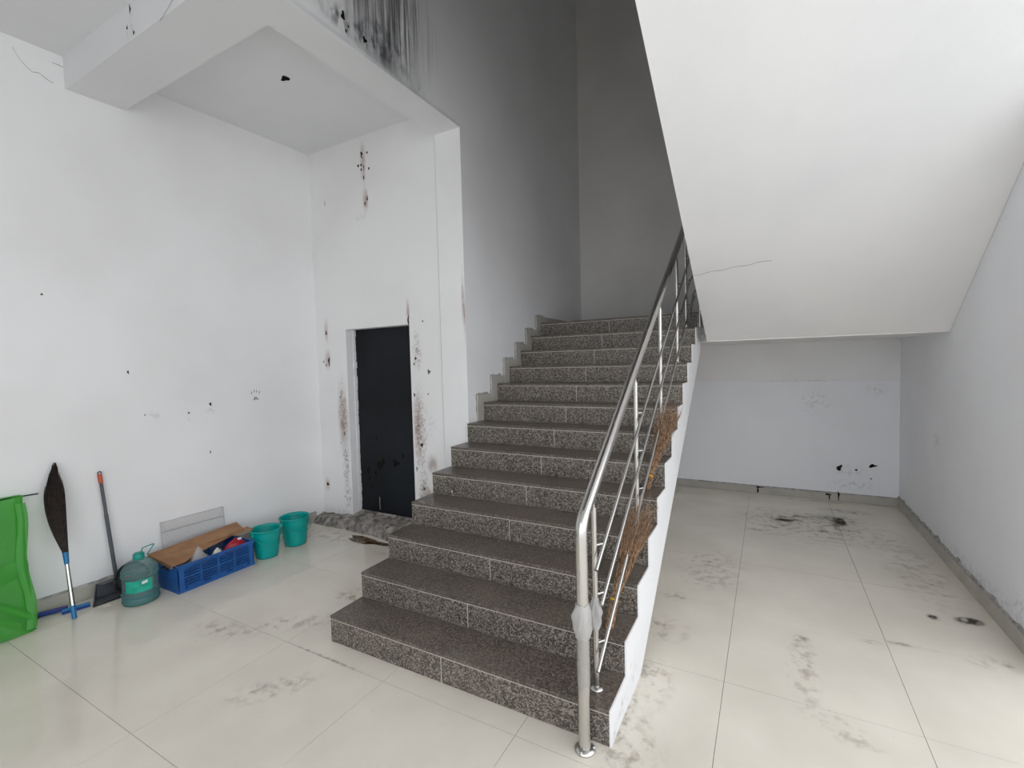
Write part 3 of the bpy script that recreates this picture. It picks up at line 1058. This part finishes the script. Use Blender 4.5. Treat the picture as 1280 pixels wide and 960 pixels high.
for q in range(3):
    xx = -3.43 + q * .035
    card(MB(), [(xx, .40), (xx + .015, .395), (xx + .028, .56), (xx + .012, .565)], lambda x, y: z2f(x, y) + .006, .006).build('corrugated_strip', M['card'], cd2)
def heap(name, mtl, parent, c, r, h_, seed, sharp=1.0, n=18):
    def fn(u, v):
        w = 2 * PI * u
        k = 1 - v ** sharp
        nn = .25 * noise.noise(Vector((math.cos(w) * 2, math.sin(w) * 2, v * 3 + seed))) + .10 * noise.noise(Vector((math.cos(w) * 7, math.sin(w) * 7, v * 8 + seed)))
        rr = (k + .02) * (1 + nn)
        return (c[0] + r[0] * rr * math.cos(w), c[1] + r[1] * rr * math.sin(w), c[2] + h_ * v * (1 + .25 * nn))
    return MB().grid(fn, 2 * n, 10, True, True).build(name, mtl, parent)
pb = thing('plastic_bag', 'crumpled clear plastic bag poking up at the front of the crate', 'bag', (-3.25, .07, .19))
heap('film', M['clear'], pb, (-3.262, .075, .165), (.045, .080), .125, 2.3, .9)
pc = thing('white_rag', 'small white rag beside the clear bag in the crate', 'cloth', (-3.24, .20, .19))
heap('cloth', M['paper'], pc, (-3.245, .205, .170), (.030, .05), .065, 6.1, 1.3)
rd = thing('red_packet', 'crumpled red packet at the far end of the crate', 'packet', (-3.27, .36, .18))
heap('wrapper', M['red'], rd, (-3.265, .36, .160), (.045, .09), .095, 9.7, 2.2)
MB().hexa([(-3.262, .375), (-3.250, .372), (-3.246, .402), (-3.258, .405)], .232, .25).build('white_tag', M['labelwhite'], rd, bevel=.003)

# wire rack leaning on the wall behind the crate
wr_ = thing('wire_rack', 'pale wire mesh rack leaning on the wall behind the blue crate', 'rack', (-3.64, .27, 0))
ra, rb_ = .03, .51
def rp_(y, z):
    return (wall_x(y) + .014 + .05 * (1 - z / .43), y, z)
fr_ = MB()
fr_.tube([rp_(ra, .005), rp_(ra, .42), rp_(rb_, .42), rp_(rb_, .005)], .0036, 6)
fr_.tube([rp_(ra, .34), rp_(rb_, .34)], .0030, 6)
fr_.build('frame', M['wire'], wr_)
wi = MB()
for i in range(1, 44):
    yy = ra + (rb_ - ra) * i / 44
    wi.tube([rp_(yy, .01), rp_(yy, .42)], .0010, 4, cap=False)
for i in range(1, 30):
    zz = .42 * i / 30
    wi.tube([rp_(ra, zz), rp_(rb_, zz)], .0007, 4, cap=False)
stuff(wi.build('mesh_wires', M['wire'], wr_))

# two buckets
def bucket(label, x, y, h_, rt_, rb2, hang):
    b = thing('bucket', label, 'bucket', (x, y, 0), 'teal buckets by the left wall')
    t = .003
    pr = [(0, .004), (rb2 - .004, .004), (rb2, 0), (rb2 + .001, .012), (rb2 + .006, .02)]
    for i in range(1, 8):
        f = i / 7
        pr.append((rb2 + .006 + (rt_ - rb2 - .010) * f, .02 + (h_ - .04) * f))
        if i == 5:
            pr.append((pr[-1][0] + .003, pr[-1][1] + .004))
    pr += [(rt_ - .003, h_ - .014), (rt_ + .006, h_ - .012), (rt_ + .008, h_ - .004), (rt_ + .004, h_), (rt_ - .004, h_ - .002), (rt_ - .006, h_ - .02), (rb2 + .002, .026), (0, .010)]
    MB().lathe(pr, (x, y, 0), 40).build('pail', M['tealb'], b)
    for s in (-1, 1):
        MB().box(x - .012, x + .012, y + s * (rt_ + .004) - .008, y + s * (rt_ + .004) + .008, h_ - .045, h_ - .012).build('handle_lug', M['tealb'], b, bevel=.003)
    if hang:
        pts = []
        for i in range(17):
            a = PI * i / 16
            yy = y + (rt_ + .012) * math.cos(a)
            dz = math.sin(a)
            rr = rt_ + .014
            pts.append((x + rr * math.sin(a) * .93, yy * 1.0, h_ - .028 - .105 * dz))
        MB().tube(pts, .0035, 8).build('handle', M['tealb'], b)
    return b
bucket('teal plastic bucket touching the end of the blue crate', -3.275, .635, .250, .122, .086, True)
bucket('teal plastic bucket nearest the doorway, behind its twin', -3.300, .935, .262, .128, .092, True)

# floor crumbs
tag(MB().hexa([(-3.515, -.43), (-3.50, -.44), (-3.485, -.40), (-3.50, -.39)], .001, .008).build('paper_scrap', M['debris'], bevel=.002),
    'small pale scrap on the floor in front of the dustpan', 'scrap')
mud = tag(blobs('mud_puddle', M['puddle'], None, [((-2.68, 1.265, .001), (.34, .0, 0), (0, .085, 0))], 4, .003), 'wet brown mud patch below the broken threshold beside the steps', 'mud')

# ================================================================ DIRT AND MARKS
D_floor = decal_mat('floor_dirt', srgb(112, 94, 66), .48, .82, 15, strength=.52)
D_dark = decal_mat('floor_dark_dirt', srgb(70, 62, 50), .46, .80, 18, strength=.75)
D_speck = decal_mat('floor_specks', srgb(78, 68, 54), .68, .76, 45, strength=.6)
D_rust = decal_mat('rust_stain', srgb(150, 100, 68), .28, .75, 26, (1, 1, .35), strength=.62, edge=.95)
D_peel = decal_mat('peeled_paint', srgb(142, 112, 86), .46, .70, 40, strength=.65, edge=.9)
D_grey = decal_mat('grey_smudge', srgb(120, 120, 122), .48, .85, 26, strength=.45, edge=.9)
D_damp = decal_mat('damp_streaks', srgb(62, 64, 70), .40, .72, 9, (1, 4.5, .12), strength=.6, edge=.6)
D_damp2 = decal_mat('damp_mould', srgb(70, 72, 80), .46, .70, 18, (1, 1, .5), strength=.6, edge=.85)

fl = lambda x, y, rx, ry, a=0: ((x, y, .0006), (rx * math.cos(a), rx * math.sin(a), 0), (-ry * math.sin(a), ry * math.cos(a), 0))
decals('floor_dirt', D_floor, floor, [
    fl(-2.08, .03, .42, .13, .62), fl(-1.64, -.42, .30, .12, .9), fl(-2.42, -.22, .30, .14, .2), fl(.75, .95, .10, .42), fl(1.05, 3.35, .75, .62),
    fl(.65, 3.55, .6, .5), fl(.03, 1.44, .12, .10), fl(.85, .56, .22, .10, -.6), fl(1.62, 1.42, .16, .10), fl(-2.0, .45, .22, .16), fl(.10, .50, .10, .30, .1),
    fl(.06, .05, .2, .3), fl(.04, 1.0, .2, .2), fl(-3.2, 1.2, .5, .2), fl(-2.2, 1.15, .4, .15), fl(1.55, 2.6, .25, .9), fl(.2, 2.0, .3, .5)], .0009)
decals('floor_dark_dirt', D_dark, floor, [
    fl(.72, 3.47, .16, .10), fl(1.206, 3.68, .20, .16), fl(1.31, 4.0, .34, .10), fl(1.653, 1.883, .10, .07, .2), fl(1.479, 1.847, .05, .05), fl(.58, 3.2, .14, .05), fl(1.04, 3.25, .14, .05),
    fl(1.235, 1.425, .10, .03), fl(1.10, 1.375, .07, .03), fl(.754, 1.23, .06, .06), fl(.03, .56, .05, .10), fl(.02, .2, .03, .28), fl(1.0, 4.3, .6, .05), fl(.5, 3.06, .12, .04),
    fl(.85, 3.6, .3, .1, .5), fl(1.15, 3.5, .07, .3, .2), fl(-1.58, -.123, .40, .014)], .0013)
D_oil = decal_mat('oil_mark', srgb(66, 60, 52), .36, .58, 20, strength=.85, edge=.5)
decals('oil_mark', D_oil, floor, [fl(1.653, 1.883, .085, .055, .25), fl(1.475, 1.85, .03, .03), fl(.73, 3.46, .09, .05), fl(1.2, 3.62, .06, .14)], .0015)
decals('floor_specks', D_speck, floor, [fl(-1.2, -.5, .8, .5), fl(-.4, -.3, .7, .35), fl(-2.4, -.5, .8, .5), fl(.9, .7, .7, .7), fl(.6, 2.2, .6, .9), fl(-2.6, .5, .8, .7)], .0017)

wv = lambda x, z, rx, rz, y=YD: ((x, y, z), (rx, 0, 0), (0, 0, rz))
decals('rust_stain', D_rust, wd, [wv(-2.86, 3.62, .05, .26), wv(-2.845, 3.26, .05, .16), wv(-3.48, 2.03, .04, .16), wv(-3.475, 1.72, .06, .14), wv(-2.36, 2.14, .03, .16),
                                  wv(-3.56, .39, .05, .10), wv(-2.28, 1.05, .08, .45), wv(-2.13, .72, .08, .12), wv(-2.2, .42, .12, .10), wv(-3.28, 1.1, .10, .42)])
decals('peeled_paint', D_peel, wd, [wv(-3.285, 1.18, .085, .46), wv(-3.27, .62, .06, .30), wv(-2.26, 1.0, .10, .55), wv(-2.27, 1.75, .07, .22), wv(-2.24, .45, .09, .25), wv(-3.26, .28, .08, .16)], .0018)
decals('grey_smudge', D_grey, wd, [wv(-3.24, .55, .07, .45), wv(-2.27, 1.85, .06, .18), wv(-2.17, 1.1, .12, .2), wv(-2.93, 3.1, .12, .05), wv(-3.45, .12, .3, .06), wv(-2.14, 1.58, .03, .05)], .0021)
blobs('nail_hole', M['hole'], wd, [wv(x, z, r * 1.35, r * 1.35 * k) for x, z, r, k in (
    (-2.875, 3.70, .012, 2.2), (-2.80, 3.70, .010, 1.2), (-2.865, 3.665, .007, 1), (-2.925, 3.60, .012, 1), (-2.885, 3.60, .011, 1), (-2.885, 3.555, .010, 1), (-2.785, 3.545, .011, 1.1),
    (-2.85, 3.56, .004, 9), (-2.855, 3.475, .008, 2.2), (-2.855, 3.22, .007, 3), (-2.82, 3.27, .008, 3), (-3.485, 2.0, .012, 1.6), (-3.46, 1.705, .010, 4), (-3.54, 1.70, .007, 1.6), (-3.505, 1.665, .007, 2),
    (-3.56, .39, .018, .9), (-2.36, 2.06, .008, 5), (-2.19, 2.04, .007, 1), (-2.29, 1.70, .010, 1.4), (-2.31, 1.65, .008, 1.2), (-2.318, 1.36, .008, 2), (-2.155, 1.37, .006, 1.2),
    (-2.25, .89, .014, 1.2), (-2.32, .66, .006, 3), (-2.24, .48, .012, 1), (-3.31, 1.33, .006, 2), (-3.27, .95, .008, 2), (-3.25, .72, .007, 1), (-3.33, .85, .006, 1), (-3.42, 3.33, .003, 9))], 8)
blobs('anchor_hole', M['grey'], wd, [wv(-2.135, 1.575, .020, 1.35 * .02)], 4, .0024)

lw = lambda y, z, ry, rz: ((wall_x(y), y, z), (-.0625 * -ry * 0 + .0625 * ry, ry, 0), (0, 0, rz))
blobs('nail_hole', M['hole'], wl, [lw(.462, 1.345, .010, .020), lw(.29, 1.285, .009, .010), lw(-.111, 1.643, .007, .016), lw(-.564, 2.189, .008, .008), lw(.44, .924, .006, .016), lw(-.02, 1.30, .004, .010)], 6, .0016)
decals('grey_smudge', D_grey, wl, [lw(.46, 1.27, .05, .06), lw(.04, 1.29, .06, .06), lw(.29, 1.25, .03, .06)], .0014)
# faint grey handprint
blobs('handprint', mat('print_grey', srgb(150, 148, 150), rough=.7), wl,
      [lw(.862, 1.362, .030, .020)] + [lw(.825 + i * .024, 1.40 + (.018, .034, .03, .016)[i], .0055, .022) for i in range(4)], 9, .0016)
ckl = MB()
def crack(pts, w=.0022):
    for (ya, za), (yb, zb) in zip(pts[:-1], pts[1:]):
        ckl.add([(wall_x(ya) + .002, ya, za - w), (wall_x(yb) + .002, yb, zb - w), (wall_x(yb) + .002, yb, zb + w), (wall_x(ya) + .002, ya, za + w)], [(0, 1, 2, 3)])
crack([(-.62, 3.80), (-.59, 3.74), (-.555, 3.70), (-.53, 3.685), (-.50, 3.695), (-.45, 3.665), (-.43, 3.66)])
crack([(-.43, 3.80), (-.39, 3.80), (-.36, 3.795)])
stuff(ckl.build('plaster_crack', M['mortar'], wl))

bw_ = lambda x, z, rx, rz: ((x, YB, z), (rx, 0, 0), (0, 0, rz))
blobs('plaster_chip', M['hole'], wb, [((1.275, YB, .375), (.028, 0, .035), (-.018, 0, .022)), ((1.575, YB, .42), (.045, 0, .012), (-.006, 0, .020)), bw_(1.43, .365, .015, .012), bw_(1.56, .28, .010, .008)], 3, .002)
blobs('plaster_chip', M['hole'], skb, [((.49, YB - .017, .080), (.055, 0, 0), (0, 0, .012)), ((.475, YB - .017, .05), (.010, 0, 0), (0, 0, .05)), ((1.17, YB - .017, .07), (.035, 0, 0), (0, 0, .012)),
      ((1.185, YB - .017, .045), (.008, 0, 0), (0, 0, .045)), ((1.27, YB - .017, .07), (.010, 0, 0), (0, 0, .065))], 13, .003)
decals('grey_smudge', D_grey, wb, [bw_(1.05, 1.1, .22, .2), bw_(1.62, 1.25, .15, .10), bw_(1.4, .2, .35, .08), bw_(1.35, .36, .25, .10), bw_(.9, 1.345, .7, .018)], .010)
decals('grey_smudge', D_grey, wr, [((XR, 3.16, .90), (0, -.12, 0), (0, 0, .1)), ((XR, 1.97, 2.39), (0, -.05, 0), (0, 0, .06)), ((XR, 2.3, .15), (0, -1.3, 0), (0, 0, .07)), ((XR, 1.6, .22), (0, -.5, 0), (0, 0, .10))], .0015)

sw = lambda y, z, ry, rz: ((XL, y, z), (0, ry, 0), (0, 0, rz))
decals('damp_streaks', D_damp, wu, [sw(.72, 4.15, .62, .62), sw(.85, 4.2, .25, .55), sw(.62, 4.2, .5, .6)])
decals('damp_mould', D_damp2, wu, [sw(.45, 3.75, .40, .10), sw(.75, 3.76, .35, .09), sw(.97, 3.70, .12, .07), sw(.35, 3.78, .35, .10), sw(.65, 3.85, .35, .2)], .0016)
blobs('hole', M['hole'], wu, [sw(.29, 3.80, .018, .032), sw(.467, 3.756, .022, .025), sw(.31, 3.72, .008, .014), sw(.33, 3.76, .01, .01)], 5, .002)
cb = lambda x, z, rx, rz: ((x, -.37, z), (rx, 0, 0), (0, 0, rz))
blobs('hole', M['hole'], bc, [cb(-2.755, 3.680, .012, .018), cb(-2.83, 3.735, .010, .016), cb(-2.785, 3.83, .010, .03)], 7, .002)
decals('grey_smudge', D_grey, bc, [cb(-2.77, 3.76, .03, .12), cb(-2.83, 3.70, .02, .06)], .0014)
cr2 = MB()
cp = [(-2.45, 3.640), (-2.42, 3.648), (-2.39, 3.662), (-2.36, 3.672), (-2.33, 3.690), (-2.28, 3.71), (-2.22, 3.75)]
for (xa, za), (xb_, zb_) in zip(cp[:-1], cp[1:]):
    cr2.add([(xa, -.3715, za - .003), (xb_, -.3715, zb_ - .003), (xb_, -.3715, zb_ + .002), (xa, -.3715, za + .002)], [(0, 1, 2, 3)])
stuff(cr2.build('plaster_crack', M['mortar'], bc))
# scuffs on the white stair side near the floor
decals('grey_smudge', D_grey, sidef, [((.006, .18, .07), (0, .16, 0), (0, 0, .06)), ((.006, .38, .12), (0, .12, 0), (0, 0, .10)), ((.006, .05, .05), (0, .05, 0), (0, 0, .05))], .0014)
# rusty line down the column edge
decals('rust_stain', D_rust, ws, [((XL - .02, YC, 2.2), (.02, 0, 0), (0, 0, .35)), ((XL - .01, YC, 2.05), (.012, 0, 0), (0, 0, .30))], .0015)
